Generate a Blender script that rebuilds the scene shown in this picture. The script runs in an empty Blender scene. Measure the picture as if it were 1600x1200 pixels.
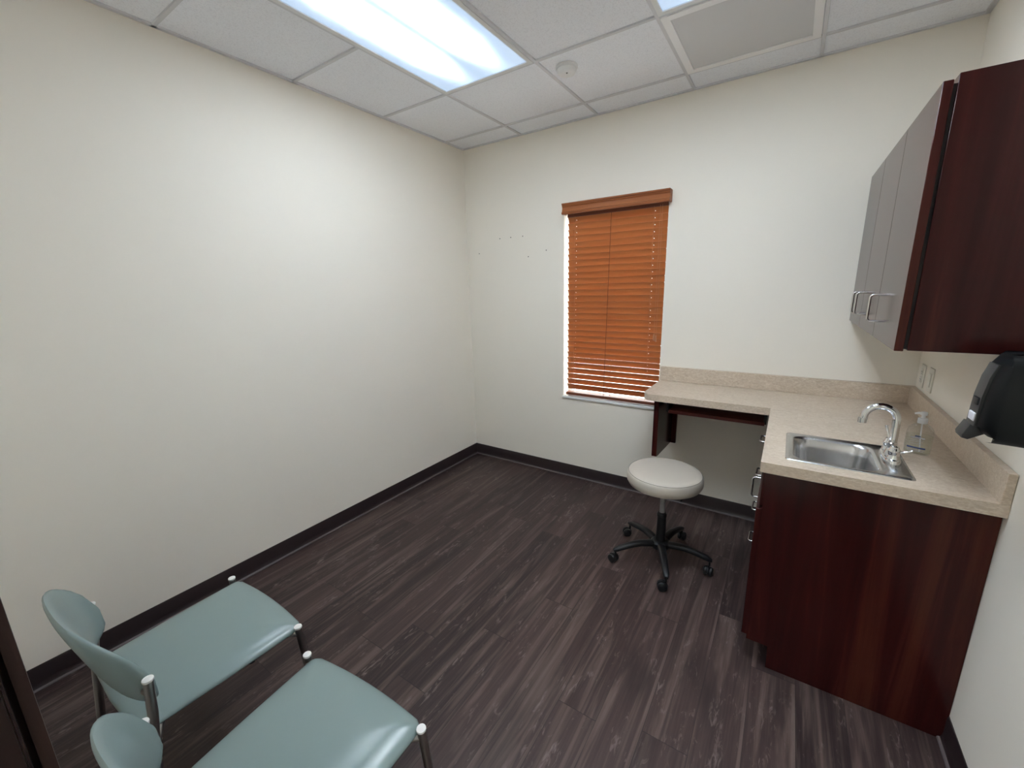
import bpy, bmesh, math, random
from mathutils import Vector, Matrix
random.seed(7)
C = bpy.context.scene.collection
PI = math.pi
# ------------------------------------------------------------------ room size
W, D, H = 3.0, 2.957, 2.684          # width (x), depth (y = 0 .. -D), height
TA, TB, T = 0.573, 0.229, 0.61       # first ceiling tee from the left wall / from the window wall, module

# ------------------------------------------------------------------ mesh builder
class MB:
    def __init__(s): s.bm = bmesh.new()
    def box(s, x0, x1, y0, y1, z0, z1, bev=0.0, seg=2, mat=0):
        r = bmesh.ops.create_cube(s.bm, size=1.0)
        vs = r['verts']
        for v in vs:
            v.co = Vector((x0 + (v.co.x + .5) * (x1 - x0), y0 + (v.co.y + .5) * (y1 - y0), z0 + (v.co.z + .5) * (z1 - z0)))
        fs = {f for v in vs for f in v.link_faces}
        for f in fs: f.material_index = mat
        if bev > 0:
            es = list({e for v in vs for e in v.link_edges})
            rb = bmesh.ops.bevel(s.bm, geom=es, offset=bev, segments=seg, profile=.5, affect='EDGES')
            for f in rb['faces']: f.material_index = mat
        return s
    def rings(s, rings, cap0=True, cap1=True, closed=True, mat=0):
        R = [[s.bm.verts.new(p) for p in r] for r in rings]
        n = len(R[0]); m = n if closed else n - 1
        for a, b in zip(R[:-1], R[1:]):
            for i in range(m):
                j = (i + 1) % n
                try:
                    f = s.bm.faces.new((a[i], a[j], b[j], b[i])); f.material_index = mat; f.smooth = True
                except ValueError: pass
        if cap0:
            f = s.bm.faces.new(list(reversed(R[0]))); f.material_index = mat
        if cap1:
            f = s.bm.faces.new(R[-1]); f.material_index = mat
        return s
    def lathe(s, prof, cx=0, cy=0, n=32, cz=0, mat=0):
        rings = [[(cx + r * math.cos(2 * PI * i / n), cy + r * math.sin(2 * PI * i / n), cz + z) for i in range(n)] for r, z in prof]
        return s.rings(rings, mat=mat)
    def tube(s, pts, r, n=12, mat=0, scale=None):
        P = [Vector(p) for p in pts]
        rr = r if isinstance(r, (list, tuple)) else [r] * len(P)
        tang = []
        for i in range(len(P)):
            a = P[max(i - 1, 0)]; b = P[min(i + 1, len(P) - 1)]
            tang.append((b - a).normalized())
        up = Vector((0, 0, 1))
        if abs(tang[0].dot(up)) > .95: up = Vector((1, 0, 0))
        u = (up - tang[0] * up.dot(tang[0])).normalized()
        rings = []
        for i, p in enumerate(P):
            t = tang[i]
            u = (u - t * u.dot(t)).normalized(); v = t.cross(u)
            rings.append([p + (u * math.cos(2 * PI * k / n) + v * math.sin(2 * PI * k / n)) * rr[i] for k in range(n)])
        return s.rings(rings, mat=mat)
    def prism(s, poly, a0, a1, axis='z', bev=0.0, mat=0):
        """poly: 2-D outline, extruded along axis ('z': (x,y), 'y': (x,z), 'x': (y,z))"""
        def P(p, a):
            return {'z': (p[0], p[1], a), 'y': (p[0], a, p[1]), 'x': (a, p[0], p[1])}[axis]
        A = [s.bm.verts.new(P(p, a0)) for p in poly]; B = [s.bm.verts.new(P(p, a1)) for p in poly]
        n = len(poly); fs = []
        for i in range(n):
            j = (i + 1) % n
            fs.append(s.bm.faces.new((A[i], A[j], B[j], B[i])))
        fs.append(s.bm.faces.new(list(reversed(A)))); fs.append(s.bm.faces.new(B))
        for f in fs: f.material_index = mat
        if bev > 0:
            es = [e for f in fs[-2:] for e in f.edges]
            rb = bmesh.ops.bevel(s.bm, geom=es, offset=bev, segments=2, profile=.5, affect='EDGES')
            for f in rb['faces']: f.material_index = mat
        return s
    def slab(s, xs, ys, mask, z0, z1, mat=0):
        """solid slab made of the grid cells where mask(i, j) is true"""
        nx, ny = len(xs) - 1, len(ys) - 1
        V = {}
        def v(i, j, k):
            if (i, j, k) not in V: V[i, j, k] = s.bm.verts.new((xs[i], ys[j], (z0, z1)[k]))
            return V[i, j, k]
        inside = lambda i, j: 0 <= i < nx and 0 <= j < ny and mask(i, j)
        for i in range(nx):
            for j in range(ny):
                if not inside(i, j): continue
                q = [(i, j), (i + 1, j), (i + 1, j + 1), (i, j + 1)]
                s.bm.faces.new([v(a, b, 1) for a, b in q]); s.bm.faces.new([v(a, b, 0) for a, b in reversed(q)])
                for (di, dj), (p, r) in {(0, -1): (0, 1), (1, 0): (1, 2), (0, 1): (2, 3), (-1, 0): (3, 0)}.items():
                    if not inside(i + di, j + dj):
                        a, b = q[p], q[r]
                        s.bm.faces.new((v(*a, 0), v(*b, 0), v(*b, 1), v(*a, 1)))
        return s
    def xf(s, M):
        bmesh.ops.transform(s.bm, matrix=M, verts=s.bm.verts[:]); return s
    def build(s, name, mats, parent=None, smooth=True, subsurf=0, recalc=True):
        if recalc: bmesh.ops.recalc_face_normals(s.bm, faces=s.bm.faces[:])
        me = bpy.data.meshes.new(name); s.bm.to_mesh(me); s.bm.free()
        for m in (mats if isinstance(mats, (list, tuple)) else [mats]): me.materials.append(m)
        if smooth:
            for p in me.polygons: p.use_smooth = True
            me.set_sharp_from_angle(angle=math.radians(38))
        o = bpy.data.objects.new(name, me); C.objects.link(o)
        if parent: o.parent = parent
        if subsurf:
            md = o.modifiers.new('sub', 'SUBSURF'); md.levels = subsurf; md.render_levels = subsurf
        return o

def thing(name, label, cat, loc=(0, 0, 0), rz=0.0, group=None):
    o = bpy.data.objects.new(name, None); C.objects.link(o)
    o.empty_display_size = .1; o.location = loc; o.rotation_euler = (0, 0, rz)
    o['label'] = label; o['category'] = cat
    if group: o['group'] = group
    return o
def tag(o, label, cat, group=None):
    o['label'] = label; o['category'] = cat
    if group: o['group'] = group
    return o
def struct(o):
    o['kind'] = 'structure'; return o
def lab(o, label):
    o['label'] = label; return o
def copy_tree(o, parent=None):
    c = o.copy(); C.objects.link(c)
    if parent: c.parent = parent
    for ch in list(o.children): copy_tree(ch, c)
    return c
def rrect(x0, x1, y0, y1, r, z, n=6):
    pts = []
    for cx, cy, a0 in ((x1 - r, y1 - r, 0), (x0 + r, y1 - r, 90), (x0 + r, y0 + r, 180), (x1 - r, y0 + r, 270)):
        for k in range(n + 1):
            a = math.radians(a0 + 90 * k / n)
            pts.append((cx + r * math.cos(a), cy + r * math.sin(a), z))
    return pts
def arc(cx, cz, r, a0, a1, n):
    return [(cx + r * math.cos(math.radians(a0 + (a1 - a0) * k / n)), cz + r * math.sin(math.radians(a0 + (a1 - a0) * k / n))) for k in range(n + 1)]

# ------------------------------------------------------------------ materials
def mat(name, col=(.5, .5, .5), rough=.5, metal=0.0, spec=.5, emis=None, estr=0.0):
    m = bpy.data.materials.new(name); m.use_nodes = True
    b = m.node_tree.nodes['Principled BSDF']
    b.inputs['Base Color'].default_value = (*col, 1); b.inputs['Roughness'].default_value = rough
    b.inputs['Metallic'].default_value = metal; b.inputs['Specular IOR Level'].default_value = spec
    if emis:
        b.inputs['Emission Color'].default_value = (*emis, 1); b.inputs['Emission Strength'].default_value = estr
    return m
class NT:
    """short hands for a material's node tree"""
    def __init__(s, m): s.t = m.node_tree; s.b = s.t.nodes['Principled BSDF']
    def n(s, kind, **kw):
        o = s.t.nodes.new(kind)
        for k, v in kw.items():
            if k in o.inputs: o.inputs[k].default_value = v
            else: setattr(o, k, v)
        return o
    def l(s, a, b): s.t.links.new(a, b)
    def coord(s, scale=(1, 1, 1), loc=(0, 0, 0), rot=(0, 0, 0), what='Object'):
        c = s.n('ShaderNodeTexCoord'); mp = s.n('ShaderNodeMapping')
        mp.inputs['Scale'].default_value = scale; mp.inputs['Location'].default_value = loc; mp.inputs['Rotation'].default_value = rot
        s.l(c.outputs[what], mp.inputs['Vector']); return mp.outputs['Vector']
    def noise(s, vec, scale=5, detail=4, rough=.5, dist=0.0):
        o = s.n('ShaderNodeTexNoise'); o.inputs['Scale'].default_value = scale; o.inputs['Detail'].default_value = detail
        o.inputs['Roughness'].default_value = rough; o.inputs['Distortion'].default_value = dist
        s.l(vec, o.inputs['Vector']); return o.outputs['Fac']
    def ramp(s, fac, stops):
        o = s.n('ShaderNodeValToRGB'); e = o.color_ramp.elements
        while len(e) < len(stops): e.new(.5)
        for i, (p, c) in enumerate(stops):
            e[i].position = p; e[i].color = (*c, 1) if len(c) == 3 else c
        s.l(fac, o.inputs['Fac']); return o.outputs['Color']
    def math(s, op, a, b=None, c=None, clamp=False):
        o = s.n('ShaderNodeMath', operation=op); o.use_clamp = clamp
        for i, x in enumerate((a, b, c)):
            if x is None: continue
            if isinstance(x, (int, float)): o.inputs[i].default_value = x
            else: s.l(x, o.inputs[i])
        return o.outputs[0]
    def mix(s, fac, a, b, mode='MIX'):
        o = s.n('ShaderNodeMix', data_type='RGBA', blend_type=mode)
        for i, x in ((0, fac), (6, a), (7, b)):
            if isinstance(x, (int, float)): o.inputs[i].default_value = x
            elif isinstance(x, tuple): o.inputs[i].default_value = (*x, 1)
            else: s.l(x, o.inputs[i])
        return o.outputs[2]
    def bump(s, h, strength=.2, dist=.002):
        o = s.n('ShaderNodeBump'); o.inputs['Strength'].default_value = strength; o.inputs['Distance'].default_value = dist
        s.l(h, o.inputs['Height']); s.l(o.outputs['Normal'], s.b.inputs['Normal'])

def wall_mat(name, col):
    m = mat(name, col, .75, spec=.25); t = NT(m)
    v = t.coord()
    t.bump(t.noise(v, 190, 3, .6), .10, .0015)
    f = t.noise(v, 1.7, 3)
    t.l(t.mix(f, tuple(c * .985 for c in col), tuple(min(1, c * 1.01) for c in col)), t.b.inputs['Base Color'])
    return m
M_WALL = wall_mat('wall_paint', (.875, .828, .738))
M_HOLE = mat('nail_hole', (.08, .07, .06), .9)
M_WHITE = mat('white_paint', (.80, .80, .79), .45)
M_TEE = mat('ceiling_tee_enamel', (.68, .68, .70), .5)

def tile_mat():
    m = mat('ceiling_tile', (.72, .71, .71), .9, spec=.1); t = NT(m)
    v = t.coord()
    a = t.noise(v, 160, 3, .7); b = t.noise(v, 420, 2, .6)
    t.l(t.mix(t.ramp(a, [(.32, (1, 1, 1)), (.5, (0, 0, 0))]), (.94, .955, .995), (.82, .83, .87)), t.b.inputs['Base Color'])
    t.bump(t.math('ADD', a, b), .25, .002)
    return m
M_TILE = tile_mat()

def floor_mat():
    m = mat('dark_plank_vinyl', (.04, .03, .03), .42, spec=.30); t = NT(m)
    c = t.n('ShaderNodeTexCoord'); s = t.n('ShaderNodeSeparateXYZ'); t.l(c.outputs['Object'], s.inputs[0])
    x, y = s.outputs['X'], s.outputs['Y']
    w, L = .152, 1.22
    xa = t.math('DIVIDE', t.math('ADD', x, 9 * w - 1.055), w)
    row = t.math('FLOOR', xa); fx = t.math('FRACT', xa)
    wn = t.n('ShaderNodeTexWhiteNoise', noise_dimensions='1D'); t.l(row, wn.inputs['W'])
    ya = t.math('DIVIDE', t.math('ADD', y, t.math('MULTIPLY', wn.outputs['Value'], L)), L)
    col = t.math('FLOOR', ya); fy = t.math('FRACT', ya)
    idv = t.n('ShaderNodeCombineXYZ'); t.l(row, idv.inputs[0]); t.l(col, idv.inputs[1])
    w2 = t.n('ShaderNodeTexWhiteNoise', noise_dimensions='2D'); t.l(idv.outputs[0], w2.inputs['Vector'])
    pid = w2.outputs['Value']
    # grain coordinates: stretched along the plank, shifted for every plank
    def gvec(sx, sy):
        g = t.n('ShaderNodeCombineXYZ')
        t.l(t.math('MULTIPLY', x, sx), g.inputs[0]); t.l(t.math('MULTIPLY', y, sy), g.inputs[1]); t.l(t.math('MULTIPLY', pid, 37.0), g.inputs[2])
        return g.outputs[0]
    fine = t.noise(gvec(95, 3.2), 1.0, 5, .62, .3)
    broad = t.noise(gvec(17, 1.0), 1.0, 4, .6, .8)
    blot = t.noise(gvec(9, 4.0), 1.0, 4, .6, 1.2)
    streak = t.ramp(broad, [(.50, (0, 0, 0)), (.70, (1, 1, 1))])
    scr = t.ramp(t.math('MULTIPLY', blot, t.noise(gvec(60, 14), 1.0, 3, .6, 1.5)), [(.32, (0, 0, 0)), (.46, (1, 1, 1))])
    base = t.mix(pid, (.022, .0132, .0130), (.050, .0300, .0275))
    dk = t.ramp(t.noise(gvec(7, 1.5), 1.0, 3, .55, .6), [(.52, (0, 0, 0)), (.72, (1, 1, 1))])
    base = t.mix(t.ramp(fine, [(.35, (0, 0, 0)), (.70, (1, 1, 1))]), base, t.mix(pid, (.052, .032, .030), (.072, .046, .042)))
    base = t.mix(t.math('MULTIPLY', t.math('MULTIPLY', streak, t.math('MULTIPLY_ADD', fine, .8, .4)), .95), base, (.150, .108, .092))
    base = t.mix(t.math('MULTIPLY', scr, .75), base, (.21, .165, .15))
    base = t.mix(t.math('MULTIPLY', dk, .6), base, (.016, .0105, .0105))
    # worn lighter line along one long edge of the plank, dark seams
    edge = t.math('MULTIPLY', t.math('LESS_THAN', t.math('ABSOLUTE', t.math('SUBTRACT', fx, .965)), .035), t.ramp(t.noise(gvec(2, 1.1), 1.0, 3, .5), [(.46, (0, 0, 0)), (.62, (1, 1, 1))]))
    base = t.mix(t.math('MULTIPLY', t.math('MULTIPLY', edge, fine), .95), base, (.135, .10, .086))
    seam = t.math('MAXIMUM', t.math('LESS_THAN', fx, .012), t.math('LESS_THAN', fy, .0022))
    base = t.mix(t.math('MULTIPLY', seam, .7), base, (.012, .009, .009))
    t.l(base, t.b.inputs['Base Color'])
    t.l(t.math('MULTIPLY_ADD', fine, .16, .36), t.b.inputs['Roughness'])
    t.bump(t.math('SUBTRACT', fine, t.math('MULTIPLY', seam, 1.5)), .12, .001)
    return m
M_FLOOR = floor_mat()

def wood_mat(name, dark, mid, light, scale=(1, 1, 1), rough=.33, seed=0.0, coat=0):
    m = mat(name, mid, rough, spec=.18); t = NT(m)
    v = t.coord(scale, (seed, seed * 2, seed * .5))
    a = t.noise(v, 1.0, 5, .6, .6)
    v2 = t.coord(tuple(k * 7 for k in scale), (seed * 3, seed, 0))
    b = t.noise(v2, 1.0, 4, .6, .2)
    col = t.ramp(a, [(.34, dark), (.52, mid), (.68, light)])
    if coat:
        t.b.inputs['Coat Weight'].default_value = .6; t.b.inputs['Coat Roughness'].default_value = .16; t.b.inputs['Coat IOR'].default_value = 1.55
    col = t.mix(t.math('MULTIPLY', b, .45), col, dark)
    t.l(col, t.b.inputs['Base Color'])
    return m
# vertical grain: little variation in z
M_CHERRY = wood_mat('cherry_laminate', (.022, .0042, .0042), (.038, .0070, .0062), (.075, .0185, .0115), (11, 11, .55), .18, 1.3)
M_CHERRY_H = wood_mat('cherry_laminate_edge', (.07, .018, .016), (.11, .028, .024), (.16, .048, .036), (.8, 9, 9), .36, 4.1)
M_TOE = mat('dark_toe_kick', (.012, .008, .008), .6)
M_BASEB = mat('baseboard_vinyl', (.0225, .0135, .0145), .42)
M_TOESTRIP = mat('baseboard_toe_line', (.105, .083, .084), .5)
M_DOORWOOD = wood_mat('door_casing_wood', (.022, .011, .009), (.045, .024, .019), (.085, .052, .042), (22, 22, .8), .45, 2.2)
M_DOORRED = wood_mat('door_jamb_wood', (.010, .005, .0045), (.018, .008, .007), (.03, .014, .011), (22, 22, .8), .4, 3.2)

def laminate_mat():
    m = mat('counter_laminate', (.5, .42, .34), .38, spec=.35); t = NT(m)
    v = t.coord((26, 60, 60)); v2 = t.coord((90, 210, 210)); v3 = t.coord((5, 11, 11))
    a = t.noise(v, 1.0, 5, .65, 1.0); b = t.noise(v2, 1.0, 4, .6, .6); c = t.noise(v3, 1.0, 4, .6, .9)
    col = t.ramp(a, [(.30, (.46, .365, .275)), (.48, (.63, .53, .42)), (.70, (.77, .68, .57))])
    col = t.mix(t.ramp(b, [(.40, (0, 0, 0)), (.66, (1, 1, 1))]), t.mix(.6, col, (.49, .385, .29)), t.mix(.35, col, (.78, .70, .60)))
    col = t.mix(t.math('MULTIPLY', t.ramp(c, [(.35, (0, 0, 0)), (.7, (1, 1, 1))]), .35), col, (.53, .425, .32))
    t.l(col, t.b.inputs['Base Color']); return m
M_LAM = laminate_mat()
M_LAM_EDGE = M_LAM

M_CHROME = mat('chrome', (.80, .81, .82), .09, 1.0)
M_NICKEL = mat('satin_nickel', (.62, .61, .60), .27, 1.0)
def steel_mat():
    m = mat('brushed_steel', (.60, .60, .60), .28, 1.0); t = NT(m)
    n = t.noise(t.coord((4, 300, 300)), 1.0, 3, .5)
    t.l(t.math('MULTIPLY_ADD', n, .12, .18), t.b.inputs['Roughness']); return m
M_STEEL = steel_mat()
M_COLUMN = mat('column_metal', (.55, .55, .54), .45, .7)
M_TUBE = mat('chair_tube_metal', (.30, .285, .275), .34, 1.0)
M_CAP = mat('pale_tube_cap', (.80, .79, .77), .45)
M_BLACK = mat('black_plastic', (.008, .008, .009), .40, spec=.38)
M_RUBBER = mat('black_rubber', (.010, .010, .010), .75)
def vinyl_mat(name, col, rough=.42):
    m = mat(name, col, rough, spec=.55); t = NT(m)
    t.bump(t.noise(t.coord(), 420, 3, .6), .06, .001)
    return m
M_GREEN = vinyl_mat('sage_green_vinyl', (.226, .298, .296), .27)
M_CREAM = vinyl_mat('cream_vinyl', (.51, .465, .40), .40)
M_SEAM = mat('stool_seam', (.20, .185, .155), .6)
M_PLATE = mat('ivory_plate', (.78, .75, .66), .4)
M_SLOT = mat('socket_slot', (.03, .03, .03), .6)
M_DISP = mat('smoke_black_plastic', (.005, .006, .0065), .42, spec=.22)
M_DISPGREY = mat('charcoal_plastic', (.042, .041, .040), .45, spec=.3)
M_LABEL = mat('white_sticker', (.74, .74, .78), .5)
M_INK = mat('grey_ink', (.45, .45, .52), .6)
M_BLUE = mat('navy_ink', (.05, .08, .20), .5)
M_GRILLE = None
def grille_mat():
    m = mat('grille_face', (.36, .36, .355), .6); t = NT(m)
    v = t.n('ShaderNodeTexVoronoi', feature='F1'); v.inputs['Scale'].default_value = 200; v.inputs['Randomness'].default_value = 0.0
    t.l(t.coord(), v.inputs['Vector'])
    f = t.ramp(v.outputs['Distance'], [(.30, (0, 0, 0)), (.42, (1, 1, 1))])
    t.l(t.mix(f, (.56, .555, .56), (.68, .675, .68)), t.b.inputs['Base Color']); return m
M_GRILLE = grille_mat()
M_GRFRAME = mat('grille_frame', (.95, .94, .94), .5)
M_PUMP = mat('white_pump_plastic', (.80, .80, .80), .35)

def clear_mat(name, tint, fac_rough=.05, ior=.2):
    m = bpy.data.materials.new(name); m.use_nodes = True; nt = m.node_tree; nt.nodes.clear()
    o = nt.nodes.new('ShaderNodeOutputMaterial'); mx = nt.nodes.new('ShaderNodeMixShader'); tr = nt.nodes.new('ShaderNodeBsdfTransparent')
    gl = nt.nodes.new('ShaderNodeBsdfGlossy'); fr = nt.nodes.new('ShaderNodeLayerWeight'); fm = nt.nodes.new('ShaderNodeMath'); fm.operation = 'MULTIPLY'; fm.inputs[1].default_value = .55
    fr.inputs['Blend'].default_value = ior; nt.links.new(fr.outputs['Facing'], fm.inputs[0]); tr.inputs['Color'].default_value = (*tint, 1); gl.inputs['Roughness'].default_value = fac_rough
    nt.links.new(fm.outputs[0], mx.inputs[0]); nt.links.new(tr.outputs[0], mx.inputs[1]); nt.links.new(gl.outputs[0], mx.inputs[2]); nt.links.new(mx.outputs[0], o.inputs[0])
    return m
M_GLASS = clear_mat('window_glass', (.95, .97, .96), .01, .10)
M_BOTTLE = clear_mat('clear_bottle_plastic', (.955, .97, .965), .12, .32)
M_GEL = clear_mat('clear_gel', (.95, .96, .93), .05, .10)

def blind_mat():
    m = mat('orange_wood_blind', (.38, .13, .04), .42, spec=.4); t = NT(m)
    a = t.noise(t.coord((2.5, 60, 60)), 1.0, 4, .6)
    c = t.ramp(a, [(.3, (.47, .185, .064)), (.7, (.50, .20, .072))])
    t.l(c, t.b.inputs['Base Color'])
    # the thin slats let a little daylight through
    tl = t.n('ShaderNodeBsdfTranslucent'); t.l(c, tl.inputs['Color'])
    mx = t.n('ShaderNodeMixShader'); mx.inputs[0].default_value = .22
    out = [n for n in t.t.nodes if n.type == 'OUTPUT_MATERIAL'][0]
    t.l(t.b.outputs[0], mx.inputs[1]); t.l(tl.outputs[0], mx.inputs[2]); t.l(mx.outputs[0], out.inputs[0])
    return m
M_BLIND = blind_mat()
M_VALANCE = wood_mat('blind_valance_wood', (.26, .085, .030), (.33, .112, .040), (.40, .145, .055), (1.2, 40, 40), .4, 5.0)
M_RAIL = wood_mat('blind_rail_wood', (.13, .042, .025), (.17, .058, .034), (.22, .08, .045), (1.2, 40, 40), .4, 6.0)
M_CORD = mat('tan_cord', (.42, .20, .10), .7)
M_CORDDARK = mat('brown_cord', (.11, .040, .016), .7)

def lens_mat(lx, ly, lamp):
    """acrylic lens over two fluorescent tubes: bright over the tubes, bluish between them"""
    m = bpy.data.materials.new('light_lens'); m.use_nodes = True; t = NT(m)
    c = t.n('ShaderNodeTexCoord'); s = t.n('ShaderNodeSeparateXYZ'); t.l(c.outputs['Object'], s.inputs[0])
    ax = t.math('ABSOLUTE', t.math('SUBTRACT', t.math('ABSOLUTE', s.outputs['X']), .115))
    ay = t.math('MAXIMUM', t.math('SUBTRACT', t.math('ABSOLUTE', s.outputs['Y']), ly / 2 - .30), 0.0)
    q = t.math('DIVIDE', ax, .054)
    g = t.math('EXPONENT', t.math('MULTIPLY', t.math('ADD', t.math('MULTIPLY', q, q), t.math('MULTIPLY', ay, 14.0)), -1.0))
    col = t.mix(g, (.50, .70, 1.0), (.965, 1.0, 1.0))
    st = t.math('MULTIPLY_ADD', g, lamp, .60)
    t.b.inputs['Base Color'].default_value = (.6, .65, .7, 1); t.b.inputs['Roughness'].default_value = .35
    t.l(col, t.b.inputs['Emission Color']); t.l(st, t.b.inputs['Emission Strength'])
    return m
LAMP = 26.5

# ================================================================== ROOM SHELL
XO0, XO1, ZO = 1.885, 2.78, 2.10        # door opening in the front wall
WX0, WX1, WZ0, WZ1 = .930, 1.682, .690, 2.10   # window opening in the back wall
o = MB().box(-.12, W + .12, -D - .07, .16, -.05, 0).build('floor', M_FLOOR); struct(o)
o = MB().box(-.12, W + .12, -4.7, -D - .0705, -.05, 0).build('floor_corridor', M_PLATE); struct(o)  # unseen floor, made pale to bounce light up to the room's ceiling
o = MB().box(-.12, W + .12, -4.7, .16, H, H + .04).build('ceiling', M_TILE); struct(o)
o = MB().box(-.12, 0, -D - .12, .16, 0, H).build('wall_left', M_WALL); struct(o)
o = MB().box(W, W + .12, -D - .12, .16, 0, H).build('wall_right', M_WALL); struct(o)
def frame_wall(x0, x1, y0, y1, a0, a1, b0, b1):
    """solid wall x0..x1 with a rectangular opening a0..a1 / b0..b1"""
    m = MB()
    xs = [x0, a0, a1, x1]; zs = [0, b0, b1, H] if b0 > 0 else [0, b1, H]
    hole = (1, 1) if b0 > 0 else (1, 0)
    m.slab(xs, zs, lambda i, j: (i, j) != hole, 0, 1)
    for v in m.bm.verts: v.co = Vector((v.co.x, y0 + (y1 - y0) * v.co.z, v.co.y))
    return m
m = frame_wall(0, W, 0, .14, WX0, WX1, WZ0, WZ1)
for x, z in ((.125, 1.849), (.345, 1.954), (.453, 1.955), (.567, 1.955), (.780, 1.834), (.617, 1.796)):   # nail holes
    n = 8; r = .0042
    m.rings([[(x + r * math.cos(2 * PI * k / n), yy, z + r * math.sin(2 * PI * k / n)) for k in range(n)] for yy in (-.0006, .001)], mat=1)
o = m.build('wall_back', [M_WALL, M_HOLE], smooth=False); struct(o)
o = frame_wall(0, W, -D - .12, -D, XO0, XO1, 0, ZO).build('wall_front', M_WALL, smooth=False); struct(o)
# the corridor beyond the open door
o = MB().box(-.12, 0, -4.7, -D - .12, 0, H).box(W, W + .12, -4.7, -D - .12, 0, H).box(-.12, W + .12, -4.82, -4.7, 0, H).build('wall_corridor', M_WALL); struct(o)

# baseboards: vinyl cove base with a rounded toe
def baseboard(name, p0, p1, nrm):
    prof = [(0, 0), (.016, 0), (.016, .004), (.011, .009), (.007, .018), (.005, .032), (.005, .096), (.003, .1), (0, .1)]
    a, b = Vector(p0), Vector(p1); n = Vector(nrm)
    m = MB(); R = [[p + n * d + Vector((0, 0, z)) for d, z in prof] for p in (a, b)]
    m.rings(R)
    o = struct(m.build(name, M_BASEB))
    m2 = MB(); pr = [(.008, .0005), (.0185, .0005), (.0185, .0045), (.016, .0075), (.011, .0095), (.008, .009)]
    m2.rings([[p + n * d + Vector((0, 0, z)) for d, z in pr] for p in (a, b)])
    m2.build('toe_strip', M_TOESTRIP, o)
    return o
baseboard('baseboard_left', (0, -D, 0), (0, 0, 0), (1, 0, 0))
baseboard('baseboard_back', (0.0, 0, 0), (2.40, 0, 0), (0, -1, 0))
baseboard('baseboard_right', (W, -1.212, 0), (W, -D, 0), (-1, 0, 0))
baseboard('baseboard_front', (1.80, -D, 0), (0, -D, 0), (0, 1, 0))

# door casing and jamb at the camera's left
dr = MB()
dr.prism([(1.800, -D), (1.800, -D + .010), (1.812, -D + .016), (1.852, -D + .016), (1.866, -D + .0155), (1.868, -D + .0125), (1.868, -D + .0065), (1.850, -D + .0065), (1.850, -D)], 0, ZO + .07)
dr.prism([(2.865, -D), (2.865, -D + .010), (2.853, -D + .016), (2.813, -D + .016), (2.797, -D + .0135), (2.797, -D)], 0, ZO + .07)
dr.box(1.868, 2.797, -D, -D + .0135, ZO - .012, ZO + .07)
door = struct(dr.build('door_1', M_DOORWOOD))
j = MB(); j.box(XO0 - .002, XO0 + .012, -D - .12, -D - .0005, 0, ZO); j.box(XO1 - .012, XO1 + .002, -D - .12, -D + .001, 0, ZO); j.box(1.852, XO0 + .012, -D + .0003, -D + .002, 0, ZO); j.box(XO0, XO1, -D - .12, -D + .001, ZO - .012, ZO)
j.build('jamb', M_DOORRED, door)
j = MB(); j.box(XO0 + .012, XO0 + .024, -D - .075, -D - .035, 0, ZO - .012); j.box(XO1 - .024, XO1 - .012, -D - .075, -D - .035, 0, ZO - .012)
j.build('door_stop', M_DOORRED, door)

# ------------------------------------------------------------------ ceiling grid
g = MB(); zt = H - .008; tw = .0085
def tee(x0, x1, y0, y1): g.box(x0, x1, y0, y1, zt, H + .002, .001, 1)
xs = [TA + T * k for k in range(4)]; ys = [-TB - T * k for k in range(5)]
for x in xs: tee(x - tw, x + tw, -D, 0)
edges = [0] + xs + [W]
for k, y in enumerate(ys):
    for i in range(5):
        if k == 2 and i in (1, 3): continue            # the 2x4 light panels span this row
        tee(edges[i] + (tw if i else 0), edges[i + 1] - (tw if i < 4 else 0), y - tw, y + tw)
tee(0, .020, -D, 0); tee(W - .020, W, -D, 0); tee(.02, W - .02, -.020, 0); tee(.02, W - .02, -D, -D + .02)
struct(g.build('trim_1', M_TEE, smooth=False))

# ------------------------------------------------------------------ ceiling lights
def ceiling_light(x0, y1, label, lens):
    lx, ly = T - 2 * tw, 2 * T - 2 * tw
    t = thing('ceiling_light', label, 'ceiling light', (x0 + T / 2, y1 - T, H), 0, 'fluorescent ceiling panels')
    f = MB()
    f.slab([-lx / 2, -lx / 2 + .022, lx / 2 - .022, lx / 2], [-ly / 2, -ly / 2 + .022, ly / 2 - .022, ly / 2], lambda i, k: (i, k) != (1, 1), -.011, -.001)
    f.build('frame', M_WHITE, t, smooth=False)
    l = MB(); l.box(-lx / 2 + .0225, lx / 2 - .0225, -ly / 2 + .0225, ly / 2 - .0225, -.006, -.001)
    l.build('lens', lens, t, smooth=False)
    return t
LENS = lens_mat(T - .07, 2 * T - .07, LAMP)
LENS_NEAR = lens_mat(T - .07, 2 * T - .07, LAMP * 2.0)
LENS_HALL_FILL = lens_mat(T - .07, 2 * T - .07, LAMP * 3.0)
ceiling_light(TA, -TB - T, 'long lit fluorescent ceiling panel nearest the blank wall, two bright tubes showing through', LENS)
ceiling_light(TA + 2 * T, -TB - T, 'lit ceiling panel beside the grey return air grille, only its end corner showing', LENS_NEAR)
# added fill panel behind the camera, never in view, brightens the room
ct = thing('ceiling_light', 'unseen fill light panel added on the corridor ceiling outside the doorway', 'ceiling light', (2.1, -3.85, H), PI / 2)
f = MB(); lx, ly = T - 2 * tw, 2 * T - 2 * tw
f.slab([-lx / 2, -lx / 2 + .022, lx / 2 - .022, lx / 2], [-ly / 2, -ly / 2 + .022, ly / 2 - .022, ly / 2], lambda i, k: (i, k) != (1, 1), -.011, -.001).build('frame', M_WHITE, ct, smooth=False)
MB().box(-lx / 2 + .0225, lx / 2 - .0225, -ly / 2 + .0225, ly / 2 - .0225, -.006, -.001).build('lens', LENS_HALL_FILL, ct, smooth=False)

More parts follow.
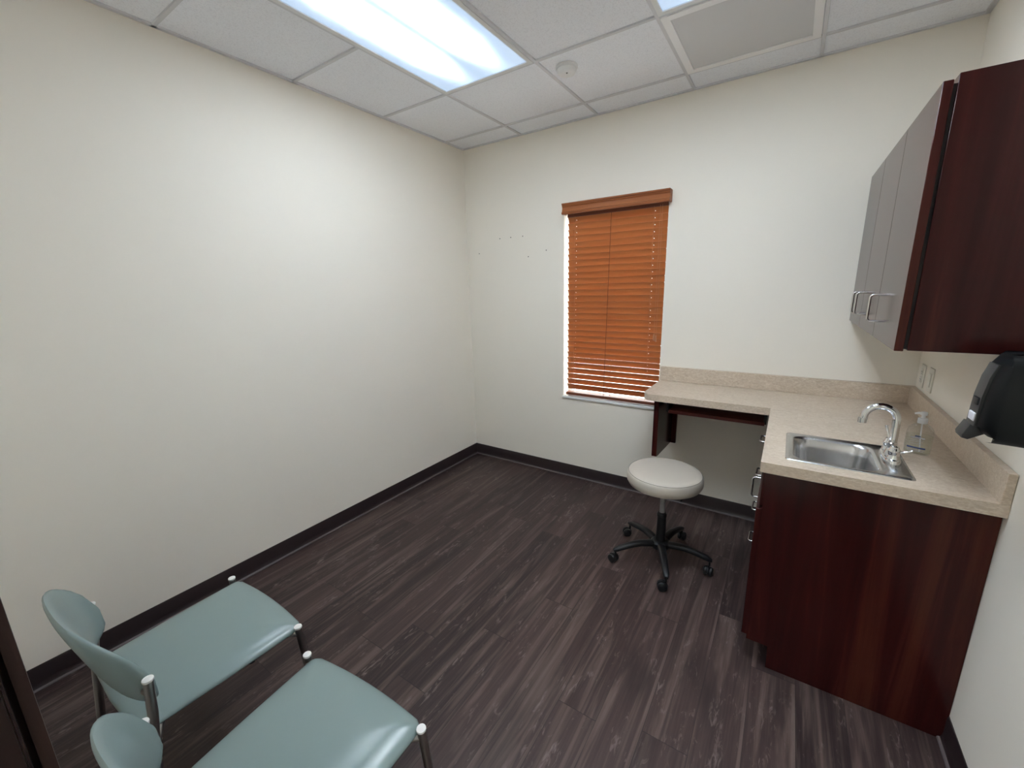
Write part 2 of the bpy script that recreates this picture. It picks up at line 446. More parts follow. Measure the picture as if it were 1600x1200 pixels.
# ------------------------------------------------------------------ return air grille
gx, gy = TA + 2.5 * T, -TB - .5 * T; h = T / 2 - tw - .002
t = thing('return_air_grille', 'square grey perforated return air grille in a white ceiling frame', 'air vent', (gx, gy, H))
f = MB(); f.slab([-h, -h + .034, h - .034, h], [-h, -h + .034, h - .034, h], lambda i, k: (i, k) != (1, 1), -.013, -.001)
f.build('frame', M_GRFRAME, t, smooth=False)
MB().box(-h + .034, h - .034, -h + .034, h - .034, -.0075, -.002).build('perforated_face', M_GRILLE, t, smooth=False)

# ------------------------------------------------------------------ smoke detector
t = thing('smoke_detector', 'small round white smoke detector on a ceiling tile', 'smoke detector', (1.288, -.690, H))
MB().lathe([(.058, 0), (.058, -.010), (.054, -.014), (.030, -.0145)], n=40).build('mounting_base', M_WHITE, t)
MB().lathe([(.051, -.013), (.050, -.026), (.044, -.034), (.030, -.038), (.012, -.039)], n=40).build('cover', M_WHITE, t)
MB().lathe([(.0045, -.038), (.0045, -.0405), (.002, -.041)], .010, -.018, 12).build('indicator', M_DISPGREY, t)

# ================================================================== WINDOW
wf = MB(); y0, y1 = .105, .138; fw = .026
zs_ = [WZ0 + .001, WZ0 + fw, 1.40, 1.44, WZ1 - fw, WZ1 - .001]
wf.slab([WX0 + .001, WX0 + fw, WX1 - fw, WX1 - .001], zs_, lambda i, k: not (i == 1 and k in (1, 3)), 0, 1)
for v in wf.bm.verts: v.co = Vector((v.co.x, y0 + (y1 - y0) * v.co.z, v.co.y))
win = struct(wf.build('window_1', M_WHITE, smooth=False))
MB().box(WX0 + fw - .004, WX1 - fw + .004, .120, .126, WZ0 + fw - .004, 1.404).box(WX0 + fw - .004, WX1 - fw + .004, .120, .126, 1.436, WZ1 - fw + .004).build('pane', M_GLASS, win, smooth=False)
MB().box(WX0 - .004, WX1 + .004, -.012, .104, WZ0 - .016, WZ0 + .001, .003).build('window_sill', M_WHITE, win)

# ---------------- blind
bl = thing('window_blind', 'orange-brown wooden venetian blind closed over the narrow window', 'blind', ((WX0 + WX1) / 2, .03, WZ0))
def to_local(mb, loc): return mb.xf(Matrix.Translation(-Vector(loc)))
BLOC = ((WX0 + WX1) / 2, .03, WZ0)
BX0, BX1 = .957, 1.676
v = MB()   # moulded valance
pr = [(-.062, 2.066), (-.067, 2.070), (-.067, 2.079), (-.058, 2.086), (-.058, 2.094), (-.054, 2.100), (-.054, 2.116), (-.060, 2.122), (-.060, 2.128), (-.067, 2.131), (-.067, 2.141), (-.048, 2.141), (-.048, 2.066)]
v.prism(pr, .944, 1.700, 'x')
v.box(.944, .956, -.048, -.001, 2.068, 2.141); v.box(1.688, 1.700, -.048, -.001, 2.068, 2.141)
to_local(v, BLOC).build('valance', M_VALANCE, bl)
to_local(MB().box(BX0, BX1, .004, .056, 2.052, 2.092, .003), BLOC).build('head_rail', M_RAIL, bl)
NS = 30; ZT, ZB = 2.030, .768; SW = .0505; cords = (1.020, 1.302, 1.590)
s_ = MB()
def slat(zc, th):
    # thin curved slat with slots for the cords, room edge up
    cu, su = math.cos(th), math.sin(th)
    us = [-.5, -.36, -.2, -.05, .05, .2, .36, .5]; nk = len(us) - 1; mid = 3           # across the slat; the middle strip has the slots
    xsl = [BX0, cords[0] - .0022, cords[0] + .0022, cords[2] - .0022, cords[2] + .0022, BX1]
    dx = random.uniform(-.0015, .0015)
    th2 = .0052
    V = {}
    def P(i, k, q):
        key = (i, k, q)
        if key not in V:
            u = us[k] * SW; w = (.0040 * (1 - (2 * us[k]) ** 2)) + (th2 / 2 if q else -th2 / 2)
            V[key] = s_.bm.verts.new((xsl[i] + dx, .03 + u * cu + w * su, zc - u * su + w * cu))
        return V[key]
    cell = lambda i, k: 0 <= i < 5 and 0 <= k < nk and not (k == mid and i in (1, 3))
    for i in range(5):
        for k in range(nk):
            if not cell(i, k): continue
            q = [(i, k), (i + 1, k), (i + 1, k + 1), (i, k + 1)]
            s_.bm.faces.new([P(a, b, 1) for a, b in q]); s_.bm.faces.new([P(a, b, 0) for a, b in reversed(q)])
            for (di, dk), (p, r) in {(0, -1): (0, 1), (1, 0): (1, 2), (0, 1): (2, 3), (-1, 0): (3, 0)}.items():
                if not cell(i + di, k + dk):
                    a, b = q[p], q[r]; s_.bm.faces.new((P(*a, 0), P(*b, 0), P(*b, 1), P(*a, 1)))
for i in range(NS):
    f_ = i / (NS - 1)
    zc = ZT + (ZB - ZT) * f_
    th = math.radians(64.0 - .5 * f_ if f_ < .6 else 63.7 - 4.2 * (f_ - .6) / .4)
    slat(zc, th)
to_local(s_, BLOC).build('slat_panel', M_BLIND, bl)
to_local(MB().box(BX0 - .006, BX1, .006, .056, .7005, .722, .004), BLOC).build('bottom_rail', M_RAIL, bl)
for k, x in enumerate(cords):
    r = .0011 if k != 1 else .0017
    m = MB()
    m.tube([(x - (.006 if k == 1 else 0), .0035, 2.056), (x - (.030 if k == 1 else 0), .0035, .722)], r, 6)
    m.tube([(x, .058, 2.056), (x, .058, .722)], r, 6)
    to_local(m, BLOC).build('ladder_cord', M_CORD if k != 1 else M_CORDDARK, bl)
for k, (x, z) in enumerate(((1.632, 1.195), (1.646, 1.188))):
    c_ = to_local(MB().tube([(x - .002, -.001, 2.06), (x, -.006, z + .02)], .0011, 6), BLOC).build('pull_cord', M_CORD, bl)
    to_local(MB().lathe([(.0025, .024), (.0045, .018), (.007, -.016), (.007, -.022), (.003, -.023)], x, -.006, 12, z), BLOC).build('tassel', M_CORD, c_)

# ================================================================== COUNTER
HC, TH = .900, .040
CX0, CX1 = 1.695, W - .001
CYD, CYS, CXS = -.447, -1.250, 2.373      # desk front, end of sink run, front of sink run
SX0, SX1, SY0, SY1 = 2.447, 2.812, -1.180, -.842   # sink rim
c = MB()
c.slab([CXS, SX0 + .02, SX1 - .02, CX1], [CYS, SY0 + .02, SY1 - .02, CYD, -.001], lambda i, k: (i, k) != (1, 1), HC - TH, HC)
r_ = .062
pts = [(CXS, -.001), (CX0, -.001)] + [(CX0 + r_ + r_ * math.cos(math.radians(a)), CYD + r_ + r_ * math.sin(math.radians(a))) for a in range(180, 271, 10)] + [(CXS, CYD)]
c.prism(pts, HC - TH, HC)
bmesh.ops.remove_doubles(c.bm, verts=c.bm.verts[:], dist=1e-5)
top = c.build('countertop', M_LAM, smooth=False)
tag(top, 'L-shaped beige stone-look laminate countertop with the sink set into it', 'countertop')
MB().box(CX0 - .003, CX1, -.021, -.001, HC, HC + .098, .0015, 1).build('backsplash', M_LAM, top)
MB().box(CX1 - .021, CX1, CYS, -.0215, HC, HC + .098, .0015, 1).build('backsplash', M_LAM, top)

# handles ------------------------------------------------------------------
def wire_pull(parent, p, axis, span=.096, out=.033):
    """bent-wire pull: p on the door face, pointing to -x; axis 'y' horizontal or 'z' vertical"""
    R = .011; pts = []
    hs = span / 2
    prof = [(0, -hs), (out - R, -hs)] + [(out - R + R * math.sin(math.radians(a)), -hs + R - R * math.cos(math.radians(a))) for a in (22.5, 45, 67.5, 90)]
    prof += [(d, -s2) for d, s2 in reversed(prof)]
    for d, s2 in prof:
        pts.append((p[0] - d, p[1] + (s2 if axis == 'y' else 0), p[2] + (s2 if axis == 'z' else 0)))
    return MB().tube(pts, .0042, 10).build('handle', M_NICKEL, parent)

# base cabinet with drawers ---------------------------------------------------
BF = 2.400                                  # body front, faces sit in front of it
t = thing('drawer_cabinet', 'dark cherry base cabinet with a stack of four drawers beside the knee space', 'cabinet', (2.7, -.42, 0))
L = (2.7, -.42, 0)
to_local(MB().box(BF, W - .003, -.822, -.02, .10, HC - TH - .001, .001, 1), L).build('body', M_CHERRY, t)
to_local(MB().box(2.474, W - .003, -.822, -.02, 0, .0995), L).build('toe_kick', M_TOE, t)
for z0, z1, zh in ((.690, .845, .783), (.503, .684, .604), (.316, .497, .412), (.118, .310, .232)):
    d = to_local(MB().box(2.381, BF - .0005, -.818, -.455, z0, z1, .0015, 1), L).build('drawer', M_CHERRY, t)
    wire_pull(d, (2.381 - L[0], -.620 - L[1], zh), 'y')
# sink base -------------------------------------------------------------------
t = thing('sink_cabinet', 'dark cherry sink base cabinet with a plain end panel under the sink', 'cabinet', (2.7, -1.02, 0))
L = (2.7, -1.02, 0)
sb = MB()
sb.slab([BF, SX0 + .005, SX1 - .005, W - .003], [-1.2, SY0 + .006, SY1 - .006, -.824], lambda i, k: (i, k) != (1, 1), .70, HC - TH - .001)
sb.box(BF, W - .003, -1.2, -.824, .10, .70)
to_local(sb, L).build('body', M_CHERRY, t, smooth=False)
# end panel with its notch over the recessed toe
to_local(MB().prism([(2.394, .103), (2.472, .103), (2.472, 0), (W - .001, 0), (W - .001, HC - TH - .001), (2.394, HC - TH - .001)], -1.222, -1.2005, 'y', .0008), L).build('end_panel', M_CHERRY, t, smooth=False)
to_local(MB().box(2.490, W - .01, -1.2, -.824, 0, .0995), L).build('toe_kick', M_TOE, t)
to_local(MB().box(2.384, BF - .0005, -1.2, -.828, .702, .845, .0015, 1), L).build('false_front', M_CHERRY, t)
d = to_local(MB().box(2.374, BF - .003, -1.216, -.828, .118, .694, .0015, 1), L).build('door', M_CHERRY, t)
wire_pull(d, (2.374 - L[0], -.880 - L[1], .632), 'z', out=.030)

# desk end support, keyboard shelf ---------------------------------------------
t = thing('desk_support', 'dark cherry panel holding up the desk end of the counter beside the window', 'panel', (1.776, -.2, .47))
L = (1.776, -.2, .47)
to_local(MB().prism([(-.001, .455), (-.001, HC - TH - .001), (-.405, HC - TH - .001), (-.405, .487), (-.38, .480)], 1.761, 1.791, 'x', .001), L).build('side_panel', M_CHERRY, t, smooth=False)
to_local(MB().box(1.7915, 1.824, -.022, -.001, .455, HC - TH - .001, .001, 1), L).build('wall_cleat', M_CHERRY, t)
t = thing('keyboard_shelf', 'reddish pull-out keyboard shelf under the desk end of the counter', 'shelf', (2.09, -.19, .768))
L = (2.09, -.19, .768)
to_local(MB().box(1.836, 2.352, -.352, -.05, .768, .789, .003), L).build('shelf_board', M_CHERRY_H, t)
for x in (1.828, 2.354):
    to_local(MB().box(x - .006, x + .006, -.345, -.06, .775, HC - TH - .001), L).build('slide_rail', M_BLACK, t)

# ------------------------------------------------------------------ wall cabinet
ux, uy0, uy1, uz0, uz1 = 2.681, -1.265, -.012, 1.337, 2.073
t = thing('wall_cabinet', 'dark cherry wall cabinet with three doors hung above the sink counter', 'cabinet', (2.85, -.64, uz0))
L = (2.85, -.64, uz0)
to_local(MB().box(ux + .030, W - .001, uy0 + .001, uy1, uz0 + .003, uz1, .001, 1), L).build('body', M_CHERRY, t)
ys3 = [-.020, -.424, -.842, uy0]
for k in range(3):
    d = to_local(MB().box(ux, ux + .0215, ys3[k + 1] + (.0015 if k < 2 else .002), ys3[k] - .0015, uz0, uz1 - .012, .0012, 1), L).build('door', M_CHERRY, t)
    yh = (-.385, -.505, -.905)[k]
    wire_pull(d, (ux - L[0], yh - L[1], 1.448 - L[2]), 'z')
to_local(MB().box(ux + .0215, ux + .030, uy0 + .012, uy1, uz0 + .006, uz1 - .02), L).build('door_gap_strip', M_TOE, t)

# ================================================================== SINK, FAUCET, BOTTLE
t = thing('sink', 'small rectangular stainless steel bar sink set in the counter', 'sink', ((SX0 + SX1) / 2, (SY0 + SY1) / 2, HC))
L = ((SX0 + SX1) / 2, (SY0 + SY1) / 2, HC)
bx0, bx1, by0, by1 = 2.475, 2.728, -1.152, -.868
def ring(d, z, r): return rrect(bx0 + d, bx1 - d, by0 + d, by1 - d, r, z)
R = [rrect(SX0, SX1, SY0, SY1, .016, HC + .0003), rrect(SX0 + .002, SX1 - .002, SY0 + .002, SY1 - .002, .016, HC + .004),
     rrect(SX0 + .010, SX1 - .010, SY0 + .010, SY1 - .010, .016, HC + .0045), rrect(SX0 + .014, SX1 - .014, SY0 + .014, SY1 - .014, .016, HC + .0025),
     ring(-.006, HC + .0022, .052), ring(0, HC - .001, .050), ring(.006, HC - .010, .050), ring(.012, HC - .05, .050), ring(.017, HC - .105, .050), ring(.024, HC - .128, .050), ring(.040, HC - .140, .046), ring(.070, HC - .144, .03)]
m = MB(); m.rings(R, cap0=False)
sb_ = to_local(m, L).build('bowl', M_STEEL, t)
sb_.data.set_sharp_from_angle(angle=math.radians(80))
dr_ = to_local(MB().lathe([(.042, 0), (.041, .003), (.030, .003), (.026, -.001), (.004, -.002)], (bx0 + bx1) / 2, (by0 + by1) / 2, 24, HC - .1438), L).build('drain', M_CHROME, t)
# faucet
FX, FY, FZ = 2.768, -.995, HC + .0027
t = thing('faucet', 'chrome gooseneck faucet with two lever handles behind the sink bowl', 'faucet', (FX, FY, FZ))
m = MB()
def oval(rx, ry, z, n=32):   # stadium-like base outline
    return [(rx * math.copysign(abs(math.cos(2 * PI * k / n)) ** .8, math.cos(2 * PI * k / n)), ry * math.copysign(abs(math.sin(2 * PI * k / n)) ** .8, math.sin(2 * PI * k / n)), z) for k in range(n)]
m.rings([oval(.028, .080, 0), oval(.028, .080, .012), oval(.025, .077, .019), oval(.018, .070, .022)])
m.build('base_plate', M_CHROME, t)
m = MB(); m.lathe([(.021, .018), (.019, .028), (.015, .038), (.013, .052), (.0145, .056), (.0145, .064), (.011, .068)], n=20)
pts = [(0, 0, .06), (0, 0, .10), (0, 0, .150)] + [(-.046 + .046 * math.cos(math.radians(a)), 0, .150 + .046 * math.sin(math.radians(a))) for a in range(15, 181, 15)] + [(-.0925, 0, .142), (-.0945, 0, .134)]
m.tube(pts, [.0132] * 2 + [.0122] * (len(pts) - 2), 16)
sp = m.build('spout', M_CHROME, t)
MB().lathe([(.0135, .012), (.0135, -.006), (.010, -.0065)], -.095, 0, 18, .134).build('aerator', M_CHROME, sp)
for sgn, lever in ((1, [(-.002, 0, .066), (-.005, .006, .082), (-.010, .012, .098), (-.013, .015, .110)]), (-1, [(.008, -.004, .046), (.022, -.006, .049), (.036, -.007, .054), (.046, -.008, .060)])):
    h = MB(); yy = .051 * sgn
    h.lathe([(.020, .018), (.0195, .026), (.0165, .030), (.0165, .042), (.018, .045), (.018, .052), (.015, .056), (.012, .066), (.006, .068)], 0, yy, 20)
    ho = h.build('handle_body', M_CHROME, t)
    lv = [(a, yy + b, z) for a, b, z in lever]
    MB().tube(lv, [.0052, .0045, .0042, .0058], 10).build('lever', M_CHROME, ho)

# sanitizer bottle
bx, by = 2.864, -.866; RZ = math.radians(-22)
t = thing('hand_sanitizer_bottle', 'clear pump bottle of hand sanitizer standing on the counter beside the faucet', 'bottle', (bx, by, HC + .0005), RZ)
def ov(rx, ry, z, n=28): return [(rx * math.copysign(abs(math.cos(2 * PI * k / n)) ** .75, math.cos(2 * PI * k / n)), ry * math.copysign(abs(math.sin(2 * PI * k / n)) ** .75, math.sin(2 * PI * k / n)), z) for k in range(n)]
m = MB(); m.rings([ov(.032, .018, 0), ov(.037, .022, .004), ov(.0385, .0235, .030), ov(.0385, .0235, .082), ov(.035, .0215, .098), ov(.026, .018, .110), ov(.015, .014, .117), ov(.0125, .0125, .119), ov(.0125, .0125, .126)])
m.build('bottle_body', M_BOTTLE, t)
m = MB(); m.rings([ov(.030, .016, .003), ov(.0355, .0205, .006), ov(.0368, .0218, .030), ov(.0368, .0218, .074)])
m.build('gel', M_GEL, t)
m = MB(); m.lathe([(.0135, .119), (.0145, .121), (.0145, .136), (.0135, .139), (.0062, .140), (.0058, .150), (.0100, .151), (.0105, .160), (.0085, .163), (.002, .1635)], n=20)
m.tube([(0, 0, .157), (-.014, -.004, .157), (-.024, -.007, .153)], [.0052, .0048, .0036], 10)
pu = m.build('pump', M_PUMP, t)
MB().tube([(0, 0, .12), (.003, 0, .06), (.008, 0, .008)], .0022, 8).build('dip_tube', M_PUMP, pu)
m = MB()
def lband(z0, z1, w, mt):   # printed on the front of the bottle
    n = 8; A = []
    for z in (z0, z1):
        A.append([(w * (2 * k / n - 1), -.0239 * (max(0, 1 - abs(w * (2 * k / n - 1) / .0388) ** 2.67)) ** .375 - .0004, z) for k in range(n + 1)])
    m.rings(A, False, False, False, mat=mt)
lband(.024, .030, .026, 0); lband(.018, .0195, .024, 1); lband(.0135, .0148, .022, 1); lband(.064, .068, .020, 1); lband(.070, .0745, .008, 0); lband(.056, .0575, .018, 1); lband(.050, .0512, .018, 1); lband(.042, .0432, .018, 1)
m.build('label', [M_BLUE, M_INK], t, recalc=False)

# ================================================================== TOWEL DISPENSER
t = thing('towel_dispenser', 'black paper towel dispenser on the wall beside the hanging cabinet', 'dispenser', (W, -1.39, 1.13))
L = (W, -1.39, 1.13)
def plan(s, z, fx=0.0):
    # plan outline, front faces -x; s shrinks it inward
    P = [(W - .002, -1.474 + s), (2.905, -1.474 + s), (2.868, -1.470 + s), (2.846 + s * .6 + fx, -1.458 + s * .8), (2.838 + s + fx, -1.440), (2.836 + s + fx, -1.400), (2.838 + s + fx, -1.372), (2.848 + s + fx, -1.345 - s * .3), (2.868 + fx * .6 + s * .6, -1.312 - s * .6), (2.895, -1.296 - s), (W - .002, -1.292 - s)]
    return [(x, y, z) for x, y in P]
m = MB()
m.rings([plan(.055, 1.128, .10), plan(.022, 1.136, .045), plan(.006, 1.150, .018), plan(0, 1.175, .002), plan(0, 1.25, .006), plan(0, 1.30, .012), plan(.002, 1.335, .018), plan(.008, 1.350, .024), plan(.020, 1.358, .032), plan(.045, 1.361, .05)])
to_local(m, L).build('cover', M_DISP, t)
# paper chute with its beak, textured front strip, window, sticker
m = MB(); m.prism([(2.862, 1.166), (2.834, 1.172), (2.822, 1.140), (2.824, 1.131), (2.836, 1.128), (2.868, 1.150)], -1.414, -1.358, 'y', .004)
to_local(m, L).build('paper_chute', M_DISPGREY, t)
m = MB(); m.prism([(2.842, 1.172), (2.8335, 1.172), (2.8375, 1.25), (2.8435, 1.30), (2.852, 1.335), (2.858, 1.335), (2.858, 1.25)], -1.434, -1.378, 'y', .002)
fs_ = to_local(m, L).build('front_strip', M_DISPGREY, t)
to_local(MB().box(2.8325, 2.842, -1.428, -1.392, 1.226, 1.246, .003), L).build('level_window', M_BLACK, fs_)
to_local(MB().box(2.8318, 2.840, -1.430, -1.392, 1.184, 1.206, .001, 1), L).build('sticker', M_LABEL, fs_)

# ================================================================== OUTLETS
def plate(y, z, label, kind):
    t = thing('outlet' if kind == 'o' else 'light_switch', label, 'outlet' if kind == 'o' else 'switch', (W, y, z))
    MB().box(-.0062, -.0003, -.036, .036, -.058, .058, .003, 2).build('wall_plate', M_PLATE, t)
    if kind == 'o':
        for s in (-1, 1):
            r = MB().box(-.0085, -.006, -.017, .017, s * .0195 - .0145, s * .0195 + .0145, .002, 2).build('socket', M_PLATE, t)
            q = MB(); q.box(-.0089, -.0083, -.0085, -.0062, s * .0195 - .002, s * .0195 + .007); q.box(-.0089, -.0083, .0062, .0085, s * .0195 - .002, s * .0195 + .006); q.box(-.0089, -.0083, -.0025, .0025, s * .0195 - .010, s * .0195 - .0055)
            q.build('slot', M_SLOT, r, smooth=False)
    else:
        MB().box(-.0095, -.006, -.0165, .0165, -.033, .033, .002, 2).build('rocker', M_PLATE, t)
plate(-.108, 1.072, 'ivory duplex power outlet on the wall closest to the room corner above the backsplash', 'o')
plate(-.255, 1.078, 'ivory wall plate with a plain rocker next to the duplex outlet', 's')

# ================================================================== STOOL
t = thing('rolling_stool', 'round cream vinyl rolling stool on a black five-arm base', 'stool', (1.921, -.735, 0))
SR, SZ = .200, .557
MB().lathe([(.06, SZ - .083), (SR - .030, SZ - .083), (SR - .010, SZ - .076), (SR - .001, SZ - .060), (SR, SZ - .045), (SR - .001, SZ - .028), (SR - .004, SZ - .016), (SR - .008, SZ - .0115), (SR - .011, SZ - .010), (SR - .016, SZ - .006), (SR - .035, SZ - .001), (SR - .08, SZ + .002), (.02, SZ + .003)], n=64).build('seat', M_CREAM, t)
# piped seam round the top edge
n = 64; m = MB(); ringp = [((SR - .0085) * math.cos(2 * PI * k / n), (SR - .0085) * math.sin(2 * PI * k / n), SZ - .0105) for k in range(n)]
rr_ = .0014
m.rings([[(p[0] * (1 + rr_ / SR * math.cos(a)), p[1] * (1 + rr_ / SR * math.cos(a)), p[2] + rr_ * math.sin(a)) for p in ringp] for a in [2 * PI * q / 6 for q in range(7)]], False, False)
m.build('piping', M_SEAM, t)
m = MB(); m.lathe([(.085, SZ - .092), (.085, SZ - .084), (.02, SZ - .0835)], n=24); m.lathe([(.027, SZ - .118), (.027, SZ - .090)], n=20)
m.build('swivel_plate', M_BLACK, t)
lv = MB().tube([(.02, -.004, SZ - .104), (.07, -.014, SZ - .108), (.095, -.020, SZ - .118)], .0042, 8).build('height_lever', M_NICKEL, t)
MB().tube([(.094, -.0198, SZ - .1165), (.098, -.021, SZ - .126), (.100, -.0215, SZ - .150)], [.006, .009, .008], 10).build('lever_paddle', M_BLACK, lv)
MB().lathe([(.014, .29), (.014, SZ - .09)], n=20).build('gas_column', M_COLUMN, t)
MB().lathe([(.030, .085), (.030, .13), (.026, .15), (.0245, .278), (.027, .280), (.027, .292), (.022, .299), (.0145, .300)], n=24).build('column_sleeve', M_BLACK, t)
MB().lathe([(.030, .082), (.050, .086), (.054, .098), (.052, .116), (.040, .128), (.028, .130)], n=28).build('hub', M_BLACK, t)
LR = .262
for k, (ang, sw) in enumerate(((3, -100), (75, 15), (147, 60), (219, -60), (291, -95))):
    a = math.radians(ang); ca, sa = math.cos(a), math.sin(a)
    # arched tapering arm with a flat-ish rounded section
    rings = []
    for f_ in [0, .08, .2, .35, .5, .65, .8, .92, 1.0]:
        r = .036 + (LR + .012 - .036) * f_
        zc = .106 + .010 * math.sin(min(f_ / .5, 1) * PI / 2) - .034 * max(0, f_ - .3) ** 1.5 / .7 ** 1.5
        w = .0235 - .0085 * f_; hh = .017 - .004 * f_
        if f_ == 1.0: w *= .6; hh *= .6
        sec = []
        for q in range(14):
            b = 2 * PI * q / 14
            uu = w * math.copysign(abs(math.cos(b)) ** .7, math.cos(b)); zz = hh * math.copysign(abs(math.sin(b)) ** .7, math.sin(b))
            sec.append((r * ca - uu * sa, r * sa + uu * ca, zc + zz))
        rings.append(sec)
    arm = MB().rings(rings).build('base_arm', M_BLACK, t)
    # twin-wheel caster
    px, py = LR * ca, LR * sa
    b = math.radians(ang + sw); cx_, cy_ = px + .016 * math.cos(b), py + .016 * math.sin(b)
    cm = MB(); cm.tube([(px, py, .080), (px, py, .050)], .0055, 10)
    Mx = Matrix.Translation((cx_, cy_, .0255)) @ Matrix.Rotation(b, 4, 'Z') @ Matrix.Rotation(PI / 2, 4, 'X')
    wheel = MB()
    for s in (-1, 1):
        prof = [(.006, s * .004), (.0225, s * .004), (.025, s * .007), (.0255, s * .015), (.023, s * .021), (.014, s * .025), (.004, s * .0255)]
        n = 24; wheel.rings([[Mx @ Vector((r * math.cos(2 * PI * q / n), r * math.sin(2 * PI * q / n), z)) for q in range(n)] for r, z in prof])
    # fender over the wheels
    fr = []
    for aa in range(0, 181, 20):
        x_ = math.cos(math.radians(aa)); z_ = math.sin(math.radians(aa))
        fr.append([Mx @ Vector((.0275 * x_, .0275 * z_, s)) for s in (-.0035, .0035)] + [Mx @ Vector((.012 * x_, .012 * z_, s)) for s in (.0035, -.0035)])
    cm.rings(fr)
    ca_ = cm.build('caster', M_BLACK, arm)
    wheel.build('wheel', M_BLACK, arm)

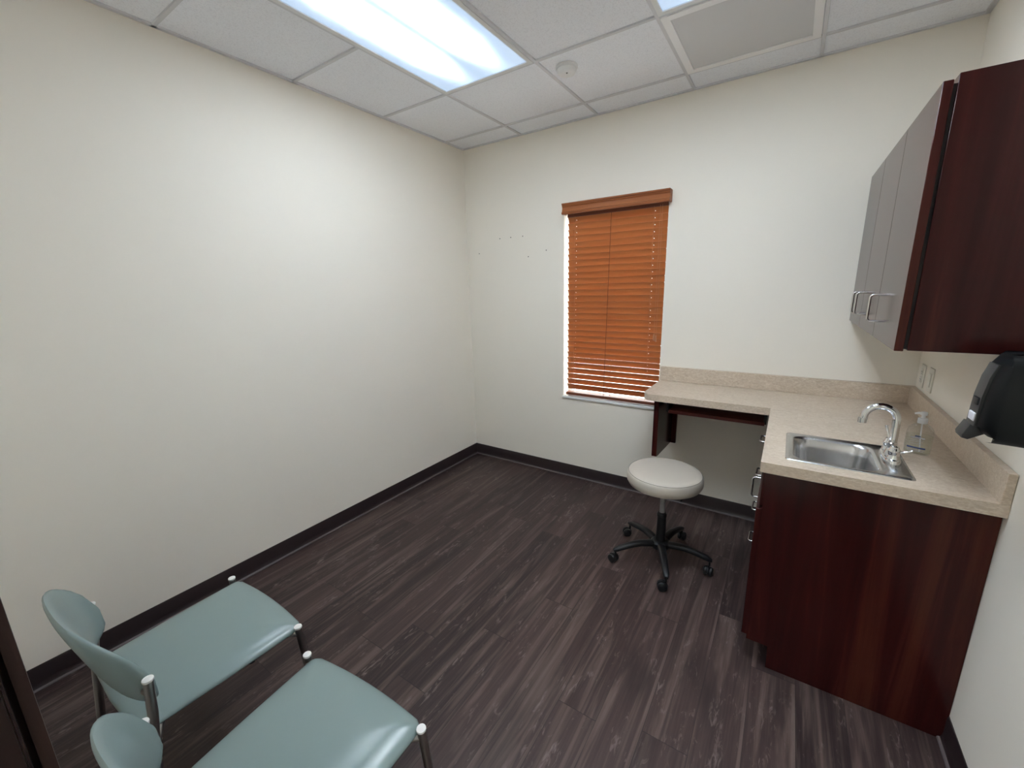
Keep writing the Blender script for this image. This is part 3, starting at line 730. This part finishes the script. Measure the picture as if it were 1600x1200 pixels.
# ================================================================== CHAIRS
def make_chair(label):
    t = thing('guest_chair', label, 'chair', (0, 0, 0), 0, 'sage green guest chairs')
    # seat cushion: bowed front, rounded corners, soft top
    def outline(d, z):
        pts = []
        x1, yb, yf = .224 - d, -.240 + d, .205 - d
        r = max(.012, .026 - d)
        pts += [(x1 - r + r * math.cos(math.radians(a)), yf - r + r * math.sin(math.radians(a))) for a in (0, 22.5, 45, 67.5)]
        for q in range(9):
            x = (x1 - r) * (1 - q / 4); pts.append((x, yf + .014 * (1 - (x / x1) ** 2)))
        pts += [(-x1 + r - r * math.cos(math.radians(a)), yf - r + r * math.sin(math.radians(a))) for a in (67.5, 45, 22.5, 0)]
        pts += [(-x1 + .006, (yf + yb) / 2)]
        pts += [(-x1 + .016 + .04 - .04 * math.cos(math.radians(a)), yb + .04 - .04 * math.sin(math.radians(a))) for a in (0, 30, 60, 90)]
        pts += [(0, yb - .006)]
        pts += [(x1 - .016 - .04 + .04 * math.cos(math.radians(a)), yb + .04 - .04 * math.sin(math.radians(a))) for a in (90, 60, 30, 0)]
        pts += [(x1 - .006, (yf + yb) / 2)]
        return [(x, y, z) for x, y in pts]
    m = MB(); m.rings([outline(.008, .412), outline(.001, .416), outline(0, .421), outline(.005, .4275), outline(.014, .4335), outline(.026, .4395), outline(.042, .4455), outline(.062, .4505), outline(.088, .4540), outline(.12, .4562), outline(.155, .4572)])
    so = m.build('seat', M_GREEN, t); so.data.set_sharp_from_angle(angle=math.radians(75))
    m = MB(); m.rings([outline(.022, .404), outline(.018, .407), outline(.014, .412)]); m.build('seat_pan', M_BLACK, t)
    # curved backrest shell, highest in the middle, ends wrapped forward
    nu, nv = 28, 12
    def back(u, v, s):
        """u across -1..1, v up -1..1, s = -1 rear .. 1 front"""
        x = .235 * math.sin(u * 1.25) / math.sin(1.25)
        yc = -.247 + .064 * (abs(u) ** 2.5)
        e = max(0.0, 1 - abs(u) ** 4.6) ** .5
        zc = .645 - .066 * u * u
        hz = .122 * (.10 + .90 * e)
        z = zc + v * hz
        lean = -.25 * (z - .55)
        th = .0135 * (max(0.0, 1 - v ** 4) ** .5) * (.35 + .65 * e)
        nx = -.9 * u * .5; ny = 1.0; k = 1 / math.hypot(nx, ny)
        return Vector((x + s * th * nx * k, yc + lean + s * th * ny * k, z))
    m = MB(); R = []
    for iu in range(nu + 1):
        u = -1 + 2 * iu / nu
        vs = [-1 + 2 * k / nv for k in range(nv + 1)]
        vs = [math.sin(v * PI / 2) for v in vs]
        R.append([back(u, v, 1) for v in vs] + [back(u, v, -1) for v in reversed(vs[1:-1])])
    m.rings(R)
    bo = m.build('backrest', M_GREEN, t); bo.data.set_sharp_from_angle(angle=math.radians(80))
    # legs
    for sx in (-1, 1):
        x = sx * .236
        lg = MB().tube([(sx * .262, .204, .012), (x, .184, .436)], .0115, 16).build('leg', M_TUBE, t)
        MB().lathe([(.0122, 0), (.0128, .003), (.0122, .0062), (.008, .0072)], x, .184, 18, .436).build('leg_cap', M_CAP, lg)
        MB().lathe([(.015, 0), (.016, .004), (.0145, .026)], sx * .2625, .2045, 16).build('rubber_foot', M_RUBBER, lg)
        xr = sx * .250
        pts = [(sx * .268, -.262, .012), (sx * .260, -.222, .40), (xr, -.207, .50), (xr - sx * .002, -.200, .592)]
        lg = MB().tube(pts, .0118, 16).build('leg', M_TUBE, t)
        MB().lathe([(.0124, 0), (.013, .003), (.0124, .0062), (.008, .0072)], xr - sx * .002, -.200, 18, .592).build('leg_cap', M_CAP, lg)
        MB().lathe([(.015, 0), (.016, .004), (.0145, .026)], sx * .2682, -.263, 16).build('rubber_foot', M_RUBBER, lg)
        # clamp that joins post and backrest
        MB().tube([(xr - sx * .004, -.203, .566), (sx * .242, -.206, .560), (sx * .230, -.209, .558)], [.010, .010, .008], 12).build('back_clamp', M_TUBE, lg)
    fr = MB()
    for sx in (-1, 1):
        fr.tube([(sx * .234, .182, .412), (sx * .16, .140, .402), (sx * .16, -.17, .402), (sx * .254, -.212, .414)], .0085, 10)
    fr.tube([(-.16, .140, .402), (.16, .140, .402)], .0085, 10); fr.tube([(-.16, -.17, .402), (.16, -.17, .402)], .0085, 10)
    fr.build('seat_frame', M_TUBE, t)
    return t
ch = make_chair('sage green vinyl chair with metal legs pushed against the blank wall')
ch.location = (.879, -2.561, 0); ch.rotation_euler = (0, 0, math.radians(.7))
c2 = copy_tree(ch)
c2['label'] = 'sage green vinyl chair nearest the doorway, closer to the middle of the room'
c2.location = (1.4946, -2.588, 0); c2.rotation_euler = (0, 0, math.radians(3.9))

# ================================================================== LIGHT, CAMERA
w = bpy.data.worlds.new('daylight'); bpy.context.scene.world = w; w.use_nodes = True
bg = w.node_tree.nodes['Background']; bg.inputs['Color'].default_value = (.93, .97, 1.0, 1); bg.inputs['Strength'].default_value = 6.0

sun = bpy.data.lights.new('sun', 'SUN'); sun.energy = 5.0; sun.angle = math.radians(1.0); sun.color = (1.0, .95, .86)
so_ = bpy.data.objects.new('sun', sun); C.objects.link(so_); so_.rotation_euler = Vector((-.62, -.50, -.62)).to_track_quat('-Z', 'Y').to_euler()

cam = bpy.data.cameras.new('camera'); co = bpy.data.objects.new('camera', cam); C.objects.link(co)
cam.sensor_fit = 'HORIZONTAL'; cam.sensor_width = 36.0; cam.lens = 36.0 * 646.02 / 1600; cam.clip_start = .01
co.location = (2.4036, -2.9498, 1.5502)
co.rotation_euler = (math.radians(77.009), math.radians(1.362), math.radians(33.468))
sc = bpy.context.scene; sc.camera = co
sc.view_settings.view_transform = 'Standard'; sc.view_settings.look = 'None'
sc.view_settings.gamma = 1.0; sc.view_settings.use_curve_mapping = False; sc.view_settings.exposure = 0.15
sc.cycles.max_bounces = 14; sc.cycles.diffuse_bounces = 8; sc.cycles.transparent_max_bounces = 16
